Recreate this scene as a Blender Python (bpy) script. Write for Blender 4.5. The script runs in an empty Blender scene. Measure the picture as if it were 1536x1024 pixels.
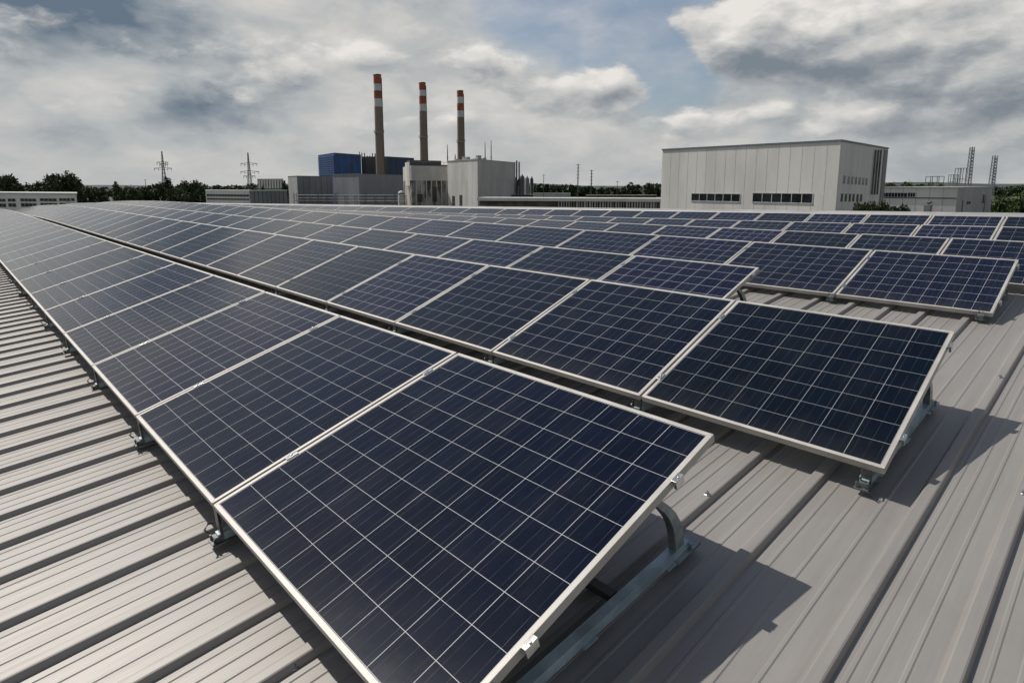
import bpy, bmesh, math, random
import numpy as np
from mathutils import Vector, Matrix
R_ = math.radians
SC = bpy.context.scene
COL = SC.collection

# ------------------------------------------------------------------ frame of the roof
S = 1.65                                   # metres per layout unit
SLOPE = R_(5.1745)                         # the metal roof rises away from the camera
F_PX, PCX, PCY, YH = 905.2, 768.0, 420.0, 277.48   # lens of a 1536 px wide picture
CAM_UVN = (-0.7833, -0.4468, 1.2197)
cs, sn = math.cos(SLOPE), math.sin(SLOPE)
def W0(u, v, n):                           # roof coordinates (along the rows, up the slope, off the sheet) -> world
    x, y, z = v * S, u * S, n * S
    return Vector((x * cs - z * sn, y, x * sn + z * cs))
def dirw(u, v, n):
    return (W0(u, v, n)).normalized()
def smooth(a, b, t):
    t = min(1, max(0, (t - a) / (b - a))); return t * t * (3 - 2 * t)
def drop(u, v):                            # the roof is not a true plane: it sags towards its far end
    if u <= 0: return 0.0
    s = smooth(4.6, 6.4, v)
    d1 = 0.0015 * max(0, u - 18) ** 2
    d2 = 0.0172 * u
    return d1 * (1 - s) + d2 * s
def W(u, v, n):
    return W0(u, v, n) - Vector((0, 0, drop(u, v) * S))

# ------------------------------------------------------------------ camera
RM = [(-0.6879, 0.7228, -0.0655), (-0.1129, -0.1956, -0.9742), (0.7170, 0.6627, -0.2162)]
c_right, c_down, c_fwd = (dirw(*r) for r in RM)
c_fwd = c_fwd.normalized(); c_right = (c_right - c_fwd * c_right.dot(c_fwd)).normalized(); c_down = c_fwd.cross(c_right)
CAM = W0(*CAM_UVN)
cam_d = bpy.data.cameras.new('camera'); cam = bpy.data.objects.new('camera', cam_d); COL.objects.link(cam)
cam.matrix_world = Matrix.Translation(CAM) @ Matrix((c_right, -c_down, -c_fwd)).transposed().to_4x4()
cam_d.sensor_width = 36; cam_d.lens = F_PX / 1536 * 36
cam_d.shift_y = -(512 - PCY) / 1536
cam_d.clip_start = 0.05; cam_d.clip_end = 9000
SC.camera = cam
c_hor = Vector((c_fwd.x, c_fwd.y, 0)).normalized()
PIT = math.acos(c_hor.dot(c_fwd))
def at(x, D):                              # plan position of a picture column at forward distance D
    d = c_right * ((x - PCX) / F_PX) + c_hor / math.cos(PIT)
    return Vector((CAM.x + d.x * D, CAM.y + d.y * D))
def hz(y, D):                              # height of a picture row at that distance
    t = (PCY - y) / F_PX
    return CAM.z + D * (t - math.tan(PIT)) / (math.cos(PIT) + t * math.sin(PIT))
def pxm(px, D): return px / F_PX * D

# ------------------------------------------------------------------ sun and sky
SUN_TRAVEL = (W0(-0.706, 0.1094, -1.0)).normalized()
sund = -SUN_TRAVEL
SUN_EL = math.asin(sund.z); SUN_ROT = math.atan2(sund.x, sund.y)
sl = bpy.data.lights.new('sun', 'SUN'); sl.energy = 4.8; sl.angle = R_(0.6); sl.color = (1.0, 0.945, 0.87)
so = bpy.data.objects.new('sun', sl); COL.objects.link(so)
so.rotation_euler = sund.to_track_quat('Z', 'Y').to_euler(); so.location = (0, 0, 60)
SC.view_settings.view_transform = 'Standard'; SC.view_settings.look = 'None'
SC.view_settings.exposure = 0.0; SC.view_settings.gamma = 1.0

world = bpy.data.worlds.new('World'); SC.world = world; world.use_nodes = True
class NT:
    def __init__(s, tree): s.t = tree; tree.nodes.clear()
    def n(s, typ, **kw):
        nd = s.t.nodes.new(typ)
        for k, v in kw.items():
            if k == 'i':
                for a, b in v.items():
                    if isinstance(b, bpy.types.NodeSocket): s.t.links.new(b, nd.inputs[a])
                    else: nd.inputs[a].default_value = b
            else: setattr(nd, k, v)
        return nd
    def m(s, op, a, b=0.0, c=0.0, clamp=False):
        nd = s.n('ShaderNodeMath', operation=op, use_clamp=clamp)
        for i, x in enumerate((a, b, c)):
            if isinstance(x, bpy.types.NodeSocket): s.t.links.new(x, nd.inputs[i])
            else: nd.inputs[i].default_value = x
        return nd.outputs[0]
    def vm(s, op, a, b=(0, 0, 0), scale=None):
        nd = s.n('ShaderNodeVectorMath', operation=op)
        for i, x in enumerate((a, b)):
            if isinstance(x, bpy.types.NodeSocket): s.t.links.new(x, nd.inputs[i])
            else: nd.inputs[i].default_value = x
        if scale is not None:
            if isinstance(scale, bpy.types.NodeSocket): s.t.links.new(scale, nd.inputs['Scale'])
            else: nd.inputs['Scale'].default_value = scale
        return nd.outputs['Value'] if op in ('LENGTH', 'DISTANCE', 'DOT_PRODUCT') else nd.outputs[0]
    def noise(s, vec, scale, detail=6, rough=.55, w=None):
        nd = s.n('ShaderNodeTexNoise', i={'Scale': scale, 'Detail': detail, 'Roughness': rough})
        if vec is not None: s.t.links.new(vec, nd.inputs['Vector'])
        return nd.outputs[0]
    def mixc(s, f, a, b):
        nd = s.n('ShaderNodeMix', data_type='RGBA')
        for k, x in ((0, f), (6, a), (7, b)):
            if isinstance(x, bpy.types.NodeSocket): s.t.links.new(x, nd.inputs[k])
            else: nd.inputs[k].default_value = x if k == 0 else (*x, 1)
        return nd.outputs[2]
    def ramp(s, f, stops, interp='LINEAR'):
        nd = s.n('ShaderNodeValToRGB'); nd.color_ramp.interpolation = interp
        e = nd.color_ramp.elements
        while len(e) < len(stops): e.new(0.5)
        for el, (p, c) in zip(e, stops):
            el.position = p; el.color = (*c, 1) if not isinstance(c, float) else (c, c, c, 1)
        s.t.links.new(f, nd.inputs[0]); return nd.outputs[0]
    def sstep(s, x, a, b):
        nd = s.n('ShaderNodeMapRange', interpolation_type='SMOOTHSTEP')
        s.t.links.new(x, nd.inputs[0]); nd.inputs[1].default_value = a; nd.inputs[2].default_value = b
        return nd.outputs[0]

def skydir(x, y):                          # compass direction of a spot in the sky
    d = c_right * ((x - PCX) / F_PX) + c_down * ((y - PCY) / F_PX) + c_fwd
    return d.normalized()

KZ = 2.1                                   # clouds are flatter than wide
PUFFS = [  # cumulus: picture x, y, radius (deg), amount
    (1165, 60, 6.0, .85), (1255, 48, 7.5, .85), (1360, 62, 8.5, .85), (1480, 75, 9.0, .8), (1090, 72, 3.0, .7), (1120, 30, 4.0, .6), (1560, 120, 7, .6),
    (715, 88, 3.6, .72), (760, 108, 3.8, .7), (800, 135, 3.2, .5), (915, 120, 3.0, .75), (875, 140, 3.6, .7), (830, 165, 3.4, .5), (950, 165, 3.4, .45),
    (1150, 163, 2.2, .6), (1285, 182, 3.0, .65), (1060, 185, 3.4, .6), (1000, 215, 3.0, .6), (1400, 165, 6, .55), (1215, 195, 2.4, .5), (1500, 215, 5, .5),
    (455, 95, 4.2, .6), (400, 120, 3.2, .45), (150, 150, 2.8, .6), (45, 185, 3.2, .6), (560, 90, 3.2, .5), (300, 70, 7, .4), (620, 60, 6, .45), (20, 40, 4, .4), (545, 200, 3.5, .4), (690, 170, 3, .4)]
DARKS = [(110, 8, 6.8, .70), (40, -20, 6, .25), (210, 28, 4, .28), (360, 150, 5.5, .46), (275, 175, 4.5, .32), (70, 215, 5, .16), (620, 100, 3.2, .14), (1300, 150, 9, .22), (1480, 160, 9, .20), (1180, 110, 5, .12), (1500, 40, 10, .1), (1450, 250, 10, .12)]
HOLES = [(870, 30, 9.0, 1.0), (990, 70, 6.5, .8), (960, -50, 10, .8), (1040, 130, 4.5, .55), (780, 0, 5, .45), (1010, 165, 4, .4)]
dg = bpy.data.node_groups.new('cloud_density', 'ShaderNodeTree')
dg.interface.new_socket('Dir', in_out='INPUT', socket_type='NodeSocketVector')
dg.interface.new_socket('Density', in_out='OUTPUT', socket_type='NodeSocketFloat')
def blobs(g, wd, lst, acc):
    for bx, by, rad, amt in lst:
        c = skydir(bx, by); c = Vector((c.x, c.y, c.z * KZ))
        dist = g.vm('DISTANCE', wd, tuple(c))
        e = g.m('POWER', 2.718, g.m('MULTIPLY', g.m('MULTIPLY', dist, dist), -1.0 / R_(rad) ** 2))
        acc = g.m('MULTIPLY_ADD', e, amt, acc)
    return acc
def warped(g, flat, scale, amt, detail=4.0):
    nd = g.n('ShaderNodeTexNoise', i={'Scale': scale, 'Detail': detail, 'Roughness': .55}); g.t.links.new(flat, nd.inputs['Vector'])
    return g.vm('ADD', flat, g.vm('SCALE', g.vm('SUBTRACT', nd.outputs[1], (.5, .5, .5)), scale=amt))
g = NT(dg)
gi = g.n('NodeGroupInput').outputs[0]
flat = g.vm('MULTIPLY', gi, (1, 1, KZ))
wd = warped(g, flat, 13.0, .055)
big = g.noise(flat, 4.2, 3, .5)
fine = g.noise(wd, 17.0, 9, .58)
acc = g.m('MULTIPLY_ADD', g.m('SUBTRACT', big, .5), 1.3, -.44)
acc = g.m('MULTIPLY_ADD', g.m('SUBTRACT', fine, .5), 1.05, acc)
acc = blobs(g, wd, PUFFS, acc)
go = g.n('NodeGroupOutput'); g.t.links.new(acc, go.inputs[0])

w = NT(world.node_tree)
dirn = w.vm('NORMALIZE', w.n('ShaderNodeTexCoord').outputs['Generated'])
sky = w.n('ShaderNodeTexSky', sky_type='NISHITA', sun_disc=False, sun_elevation=SUN_EL, sun_rotation=SUN_ROT, air_density=1.0, dust_density=1.6, ozone_density=1.0, altitude=100)
def dens(v):
    nd = w.n('ShaderNodeGroup', node_tree=dg); w.t.links.new(v, nd.inputs[0]); return nd.outputs[0]
d0 = dens(dirn)
lightside = (sund * 0.45 + Vector((0, 0, .75)) - c_right * 0.45).normalized() * .022
d1 = dens(w.vm('ADD', dirn, tuple(lightside)))
sep = w.n('ShaderNodeSeparateXYZ'); w.t.links.new(dirn, sep.inputs[0]); el = sep.outputs[2]
# sheet of high grey cloud
lay = w.vm('MULTIPLY', dirn, (1, 1, 2.1))
layw = warped(w, lay, 6.0, .09, 3.0)
sheet = w.noise(layw, 7.0, 8, .55)
dark = blobs(w, warped(w, w.vm('MULTIPLY', dirn, (1, 1, KZ)), 6.0, .16, 6.0), DARKS, w.m('ADD', 0.0, 0.0))
hole = blobs(w, warped(w, w.vm('MULTIPLY', dirn, (1, 1, KZ)), 4.0, .16, 6.0), HOLES, w.m('ADD', 0.0, 0.0))
stone = w.m('SUBTRACT', w.m('MULTIPLY_ADD', w.m('SUBTRACT', sheet, .5), 1.5, .68), dark, clamp=True)
scol = w.ramp(stone, [(0.0, (.13, .175, .23)), (.25, (.26, .30, .34)), (.5, (.43, .455, .465)), (.75, (.57, .565, .55)), (1.0, (.69, .675, .645))])
lowc = w.sstep(el, .12, .0)
scol = w.mixc(w.m('MULTIPLY', lowc, .42), scol, (.475, .485, .48))
veil = w.m('MULTIPLY_ADD', w.sstep(sheet, .35, .75), .35, .22)
cover = w.m('SUBTRACT', 1.0, w.m('MULTIPLY', w.sstep(hole, .12, .85), w.m('SUBTRACT', 1.0, veil)), clamp=True)
overhead = w.m('SUBTRACT', 1.0, w.m('MULTIPLY', w.sstep(el, .27, .52), .88))
cover = w.m('MULTIPLY', cover, overhead)
# heaped clouds in front of it
tone = w.m('MULTIPLY_ADD', w.m('MULTIPLY_ADD', w.m('SUBTRACT', sheet, .5), .22, w.m('SUBTRACT', d0, d1)), .80, .575)
tone = w.m('SUBTRACT', tone, w.m('MULTIPLY', w.sstep(d0, .25, .95), .16), clamp=True)
ccol = w.ramp(tone, [(0.0, (.20, .235, .27)), (.28, (.315, .34, .365)), (.52, (.475, .485, .485)), (.75, (.62, .61, .59)), (1.0, (.80, .775, .735))])
ccol = w.mixc(w.m('MULTIPLY', lowc, .35), ccol, (.50, .50, .485))
puff = w.m('MULTIPLY', w.sstep(d0, -.16, .34), overhead)
puff = w.m('MULTIPLY', puff, w.sstep(el, .0, .05))
bg_sky = w.n('ShaderNodeBackground', i={'Color': sky.outputs[0], 'Strength': .085})
allc = w.mixc(puff, scol, ccol)
cover = w.m('MAXIMUM', cover, puff)
glow = w.m('POWER', w.m('MAXIMUM', w.vm('DOT_PRODUCT', dirn, tuple(sund)), 0.0), 7.0)
bg_cl = w.n('ShaderNodeBackground', i={'Color': allc, 'Strength': w.m('MULTIPLY_ADD', glow, .30, 1.0)})
mx = w.n('ShaderNodeMixShader', i={0: cover, 1: bg_sky.outputs[0], 2: bg_cl.outputs[0]})
w.n('ShaderNodeOutputWorld', i={0: mx.outputs[0]})

# ------------------------------------------------------------------ materials
MATS = {}
def mat(name, col, rough=.6, metal=0.0, var=.12, scale=3.0, stretch=(1, 1, 1), bump=0.0, bscale=40, col2=None, spec=.5, detail=5, lo=.35, hi=.65):
    m = bpy.data.materials.new(name); m.use_nodes = True; t = NT(m.node_tree)
    co = t.n('ShaderNodeTexCoord').outputs['Object']
    v = t.vm('MULTIPLY', co, stretch)
    nz = t.sstep(t.noise(v, scale, detail, .6), lo, hi)
    c2 = col2 or tuple(c * (1 - 2.2 * var) for c in col); c1 = col if col2 else tuple(min(1, c * (1 + var)) for c in col)
    cc = t.mixc(nz, c2, c1)
    b = t.n('ShaderNodeBsdfPrincipled', i={'Base Color': cc, 'Metallic': metal, 'Specular IOR Level': spec})
    t.t.links.new(t.m('MULTIPLY_ADD', nz, .12, rough - .06), b.inputs['Roughness'])
    if bump:
        bp = t.n('ShaderNodeBump', i={'Strength': bump, 'Distance': .01, 'Height': t.noise(co, bscale, 4, .6)})
        t.t.links.new(bp.outputs[0], b.inputs['Normal'])
    t.n('ShaderNodeOutputMaterial', i={0: b.outputs[0]})
    MATS[name] = m; return m

def roof_material():
    m = bpy.data.materials.new('roof_sheet'); m.use_nodes = True; t = NT(m.node_tree)
    co = t.n('ShaderNodeTexCoord').outputs['Object']
    streak = t.noise(t.vm('MULTIPLY', co, (.55, 9, 1)), 1.6, 7, .62)       # run-off along the ribs
    patch = t.noise(co, 1.3, 5, .6)
    spots = t.noise(co, 28, 3, .6)
    c = t.mixc(t.sstep(streak, .3, .72), (.228, .216, .201), (.254, .242, .226))
    c = t.mixc(t.m('MULTIPLY', t.sstep(patch, .48, .72), .35), c, (.188, .178, .166))
    c = t.mixc(t.m('MULTIPLY', t.sstep(spots, .66, .78), .25), c, (.12, .11, .10))
    b = t.n('ShaderNodeBsdfPrincipled', i={'Base Color': c, 'Metallic': .24, 'Specular IOR Level': .5})
    t.t.links.new(t.m('MULTIPLY_ADD', streak, .18, .40), b.inputs['Roughness'])
    bp = t.n('ShaderNodeBump', i={'Strength': .13, 'Distance': .02, 'Height': t.noise(t.vm('MULTIPLY', co, (.5, 6, 1)), 2.2, 5, .55)})
    t.t.links.new(bp.outputs[0], b.inputs['Normal'])
    t.n('ShaderNodeOutputMaterial', i={0: b.outputs[0]}); return m

def cell_material():
    m = bpy.data.materials.new('solar_cells'); m.use_nodes = True; t = NT(m.node_tree)
    uv = t.n('ShaderNodeUVMap').outputs[0]                                # one unit per cell
    s = t.n('ShaderNodeSeparateXYZ'); t.t.links.new(uv, s.inputs[0])
    def lines(x, half):                                                   # 1 near whole numbers
        d = t.m('ABSOLUTE', t.m('SUBTRACT', t.m('FRACT', t.m('ADD', x, .5)), .5))
        return t.m('LESS_THAN', d, half)
    gaps = t.m('MAXIMUM', lines(s.outputs[0], .0068), lines(s.outputs[1], .0068))
    bus = lines(t.m('MULTIPLY_ADD', s.outputs[0], 3.0, .5), .014)         # three busbars per cell
    busn = t.sstep(t.noise(t.vm('MULTIPLY', uv, (40, 1.1, 1)), 1.0, 3, .5), .38, .68)
    cell = t.n('ShaderNodeVectorMath', operation='FLOOR'); t.t.links.new(uv, cell.inputs[0])
    wn = t.n('ShaderNodeTexWhiteNoise', noise_dimensions='3D')
    inf = t.n('ShaderNodeObjectInfo').outputs['Random']
    cv = t.n('ShaderNodeCombineXYZ', i={0: inf, 1: inf, 2: inf})
    t.t.links.new(t.vm('ADD', cell.outputs[0], t.vm('SCALE', cv.outputs[0], scale=91.0)), wn.inputs['Vector'])
    base = t.mixc(wn.outputs[0], (.0012, .0031, .0095), (.0020, .0046, .0140))
    grain = t.noise(t.vm('MULTIPLY', uv, (5, 5, 1)), 1.0, 4, .7)
    base = t.mixc(t.m('MULTIPLY', t.sstep(grain, .4, .7), .4), base, (.0026, .0058, .0165))
    c = t.mixc(t.m('MULTIPLY', bus, t.m('MULTIPLY_ADD', busn, .6, .22)), base, (.085, .092, .105))
    c = t.mixc(gaps, c, (.42, .425, .43))
    sh = t.vm('ADD', uv, t.vm('SCALE', cv.outputs[0], scale=37.0))          # thin dust, thicker along the low edge
    dn = t.noise(t.vm('MULTIPLY', sh, (.9, .35, 1)), 1.0, 7, .65)
    edge = t.m('POWER', 2.718, t.m('MULTIPLY', s.outputs[1], -1.6))
    dm = t.m('ADD', t.m('MULTIPLY', t.sstep(dn, .42, .80), .045), t.m('MULTIPLY', edge, t.m('MULTIPLY', dn, .13)), clamp=True)
    c = t.mixc(dm, c, (.17, .16, .145))
    hs = t.n('ShaderNodeHueSaturation', i={'Color': c}); t.t.links.new(t.m('MULTIPLY_ADD', inf, .7, .65), hs.inputs['Value']); t.t.links.new(t.m('MULTIPLY_ADD', inf, .05, .475), hs.inputs['Hue']); c = hs.outputs[0]
    b = t.n('ShaderNodeBsdfPrincipled', i={'Base Color': c, 'IOR': 1.36, 'Specular IOR Level': .29, 'Specular Tint': (.78, .87, 1.0, 1)})
    dust = t.noise(t.vm('MULTIPLY', uv, (.5, .5, 1)), 1.0, 5, .6)
    t.t.links.new(t.m('MULTIPLY_ADD', dust, .10, .07), b.inputs['Roughness'])
    bp = t.n('ShaderNodeBump', i={'Strength': .05, 'Distance': .004, 'Height': t.noise(uv, 2.5, 3, .5)})
    t.t.links.new(bp.outputs[0], b.inputs['Normal'])
    t.n('ShaderNodeOutputMaterial', i={0: b.outputs[0]}); return m

def leaf_material(name, dark, light):
    m = bpy.data.materials.new(name); m.use_nodes = True; t = NT(m.node_tree)
    geo = t.n('ShaderNodeNewGeometry').outputs['Random Per Island']
    inf = t.n('ShaderNodeObjectInfo').outputs['Random']
    co = t.n('ShaderNodeTexCoord').outputs['Object']
    f = t.m('ADD', t.m('MULTIPLY', geo, .6), t.m('MULTIPLY', t.noise(co, .6, 3), .5))
    c = t.mixc(f, dark, light)
    hs = t.n('ShaderNodeHueSaturation', i={'Color': c}); t.t.links.new(t.m('MULTIPLY_ADD', inf, .5, .75), hs.inputs['Value'])
    b = t.n('ShaderNodeBsdfPrincipled', i={'Base Color': hs.outputs[0], 'Roughness': .65, 'Specular IOR Level': .25})
    t.n('ShaderNodeOutputMaterial', i={0: b.outputs[0]}); return m

M_ROOF = roof_material(); M_CELL = cell_material()
M_FRAME = mat('anodised_frame', (.41, .395, .365), .56, .25, .10, 2.5, (1, 1, 1), col2=(.33, .315, .29))
M_BACK = mat('panel_backsheet', (.34, .34, .34), .6)
M_GALV = mat('galvanised_steel', (.30, .34, .35), .42, .75, .18, 6)
M_RAIL = mat('teal_rail', (.38, .48, .51), .42, .35, .14, 5)
M_CLAMP = mat('clamp_aluminium', (.70, .70, .68), .22, .95, .10, 8)
M_DKFOOT = mat('weathered_bracket', (.13, .14, .14), .45, .7, .3, 14)
M_RUBBER = mat('dark_bracket', (.055, .057, .058), .55, .3, .2, 8)
M_SCREW = mat('screw_steel', (.42, .43, .43), .32, .9, .1, 30)
M_CAP = mat('ridge_flashing', (.27, .27, .265), .5, 0, .08, 1.2)
M_HWALL = mat('hall_wall', (.30, .29, .27), .8, 0, .1, .6)
M_CREAM = mat('cream_cladding', (.62, .605, .575), .7, 0, .05, .22, (1, 1, .3))
M_SEAM = mat('cladding_seam', (.50, .49, .465), .8)
M_TRIM = mat('roof_trim', (.115, .145, .175), .55)
M_GLASS = mat('window_glass', (.018, .024, .028), .2, 0, .2, .5, spec=.12)
M_WFRAME = mat('window_frame', (.46, .455, .43), .6)
M_GREYF = mat('grey_cladding', (.175, .182, .19), .65, 0, .08, .25, (1, 1, .3))
M_GREYL = mat('light_grey_cladding', (.30, .305, .31), .65, 0, .08, .25, (1, 1, .3))
M_LAV = mat('slate_cladding', (.20, .205, .235), .65, 0, .06, .25, (1, 1, .3))
M_BLUE = mat('blue_cladding', (.011, .068, .21), .6, 0, .2, .12, (1, 1, 1))
M_BLUED = mat('dark_blue_cladding', (.012, .036, .092), .6, 0, .22, .12)
M_DKBOIL = mat('dark_boiler_cladding', (.095, .098, .088), .7, 0, .2, .15, (2, 2, .3))
M_CONC = mat('stained_concrete', (.38, .37, .33), .85, 0, .1, .11, (2.2, 2.2, .9), col2=(.035, .034, .028), lo=.40, hi=.60)
M_CONCL = mat('pale_concrete', (.44, .435, .405), .85, 0, .1, .12, (1, 1, .4))
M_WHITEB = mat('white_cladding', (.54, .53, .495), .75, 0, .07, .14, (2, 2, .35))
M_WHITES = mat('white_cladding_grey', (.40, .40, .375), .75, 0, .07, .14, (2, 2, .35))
M_CHIM = mat('chimney_concrete', (.205, .16, .12), .85, 0, .07, .12, (1, 1, .15))
M_ORANGE = mat('chimney_orange', (.30, .078, .036), .75, 0, .16, .25)
M_CWHITE = mat('chimney_white', (.50, .52, .52), .7, 0, .08, .2)
M_STEEL = mat('grey_steel', (.12, .12, .12), .6, .3, .2, 1)
M_GREYM = mat('mast_steel', (.20, .21, .22), .6, .3, .2, 1)
M_DARKST = mat('dark_steel', (.055, .055, .055), .6, .2, .2, 1)
M_PIPE = mat('white_fascia', (.58, .57, .54), .6, 0, .06, .2)
M_BROWN = mat('brown_wall', (.115, .10, .075), .85, 0, .25, .25)
M_BEIGE = mat('beige_wall', (.37, .345, .275), .8, 0, .08, .3)
M_GROUND = mat('grass_ground', (.035, .045, .022), .95, 0, .3, .02, col2=(.05, .05, .035))
M_HILL = mat('wooded_hill', (.032, .048, .045), .95, 0, .3, .01)
M_BARK = mat('bark', (.06, .048, .036), .9, 0, .2, 2)
M_LEAF = leaf_material('leaf_dark', (.016, .028, .010), (.062, .085, .030))
M_LEAF2 = leaf_material('leaf_green', (.020, .036, .010), (.062, .092, .026))
M_LEAFW = leaf_material('leaf_wood', (.018, .030, .014), (.048, .066, .032))

# ------------------------------------------------------------------ mesh helpers
class MB:
    def __init__(s): s.v = []; s.f = []; s.mi = []; s.uv = {}
    def quad(s, a, b, c, d, mi=0):
        i = len(s.v); s.v += [tuple(a), tuple(b), tuple(c), tuple(d)]; s.f.append((i, i + 1, i + 2, i + 3)); s.mi.append(mi)
    def hexa(s, p, mi=0):                  # 8 corners: bottom ring then top ring
        i = len(s.v); s.v += [tuple(q) for q in p]
        for f in ((3, 2, 1, 0), (4, 5, 6, 7), (0, 1, 5, 4), (1, 2, 6, 5), (2, 3, 7, 6), (3, 0, 4, 7)):
            s.f.append(tuple(i + k for k in f)); s.mi.append(mi)
    def box(s, x0, x1, y0, y1, z0, z1, mi=0):
        s.hexa([(x0, y0, z0), (x1, y0, z0), (x1, y1, z0), (x0, y1, z0), (x0, y0, z1), (x1, y0, z1), (x1, y1, z1), (x0, y1, z1)], mi)
    def prism(s, plan, z0, z1, mi=0, top=None):
        n = len(plan); i = len(s.v)
        zt = top if top else [z1] * n
        s.v += [(p[0], p[1], z0) for p in plan] + [(p[0], p[1], zt[k]) for k, p in enumerate(plan)]
        s.f.append(tuple(i + k for k in reversed(range(n)))); s.mi.append(mi)
        s.f.append(tuple(i + n + k for k in range(n))); s.mi.append(mi)
        for k in range(n):
            s.f.append((i + k, i + (k + 1) % n, i + n + (k + 1) % n, i + n + k)); s.mi.append(mi)
    def tube(s, pts, rad, seg=8, mi=0, cap=True):
        pts = [Vector(p) for p in pts]; rings = []
        rs = rad if isinstance(rad, (list, tuple)) else [rad] * len(pts)
        for k, p in enumerate(pts):
            t = (pts[min(k + 1, len(pts) - 1)] - pts[max(k - 1, 0)]).normalized()
            a = t.cross(Vector((0, 0, 1)) if abs(t.z) < .9 else Vector((1, 0, 0))).normalized(); b = t.cross(a)
            i = len(s.v); rings.append(i)
            for j in range(seg):
                q = 2 * math.pi * j / seg; s.v.append(tuple(p + (a * math.cos(q) + b * math.sin(q)) * rs[k]))
        for k in range(len(pts) - 1):
            for j in range(seg):
                s.f.append((rings[k] + j, rings[k] + (j + 1) % seg, rings[k + 1] + (j + 1) % seg, rings[k + 1] + j)); s.mi.append(mi)
        if cap:
            s.f.append(tuple(rings[0] + j for j in reversed(range(seg)))); s.mi.append(mi)
            s.f.append(tuple(rings[-1] + j for j in range(seg))); s.mi.append(mi)
    def mesh(s, name, mats, bevel=0.0, smooth_=False):
        me = bpy.data.meshes.new(name); me.from_pydata(s.v, [], s.f)
        for m in (mats if isinstance(mats, (list, tuple)) else [mats]): me.materials.append(m)
        me.polygons.foreach_set('material_index', s.mi)
        bm = bmesh.new(); bm.from_mesh(me)
        bmesh.ops.recalc_face_normals(bm, faces=bm.faces)
        if bevel: bmesh.ops.bevel(bm, geom=list(bm.edges), offset=bevel, segments=2, affect='EDGES', profile=.6)
        bm.to_mesh(me); bm.free()
        if smooth_:
            me.polygons.foreach_set('use_smooth', [True] * len(me.polygons))
            try: me.set_sharp_from_angle(angle=R_(40))
            except Exception: pass
        return me
    def obj(s, name, mats, parent=None, **kw):
        return link(name, s.mesh(name, mats, **kw), parent)
def link(name, data, parent=None, loc=None):
    o = bpy.data.objects.new(name, data); COL.objects.link(o)
    if parent: o.parent = parent
    if loc is not None: o.location = loc
    return o
def thing(name, label, cat, loc=(0, 0, 0), group=None, kind=None, data=None):
    o = link(name, data, None, loc); tag(o, label, cat, group, kind); return o
def tag(o, label=None, cat=None, group=None, kind=None):
    for k, v in (('label', label), ('category', cat), ('group', group), ('kind', kind)):
        if v: o[k] = v
ORD = ['first', 'second', 'third', 'fourth', 'fifth', 'sixth', 'seventh', 'eighth', 'ninth', 'tenth', 'eleventh', 'twelfth', 'thirteenth', 'fourteenth', 'fifteenth', 'sixteenth', 'seventeenth', 'eighteenth', 'nineteenth']
def ordinal(n):
    if n < 20: return ORD[n - 1]
    tens = {2: ('twentieth', 'twenty'), 3: ('thirtieth', 'thirty'), 4: ('fortieth', 'forty'), 5: ('fiftieth', 'fifty'), 6: ('sixtieth', 'sixty'), 7: ('seventieth', 'seventy')}[n // 10]
    return tens[0] if n % 10 == 0 else tens[1] + '-' + ORD[n % 10 - 1]

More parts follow.
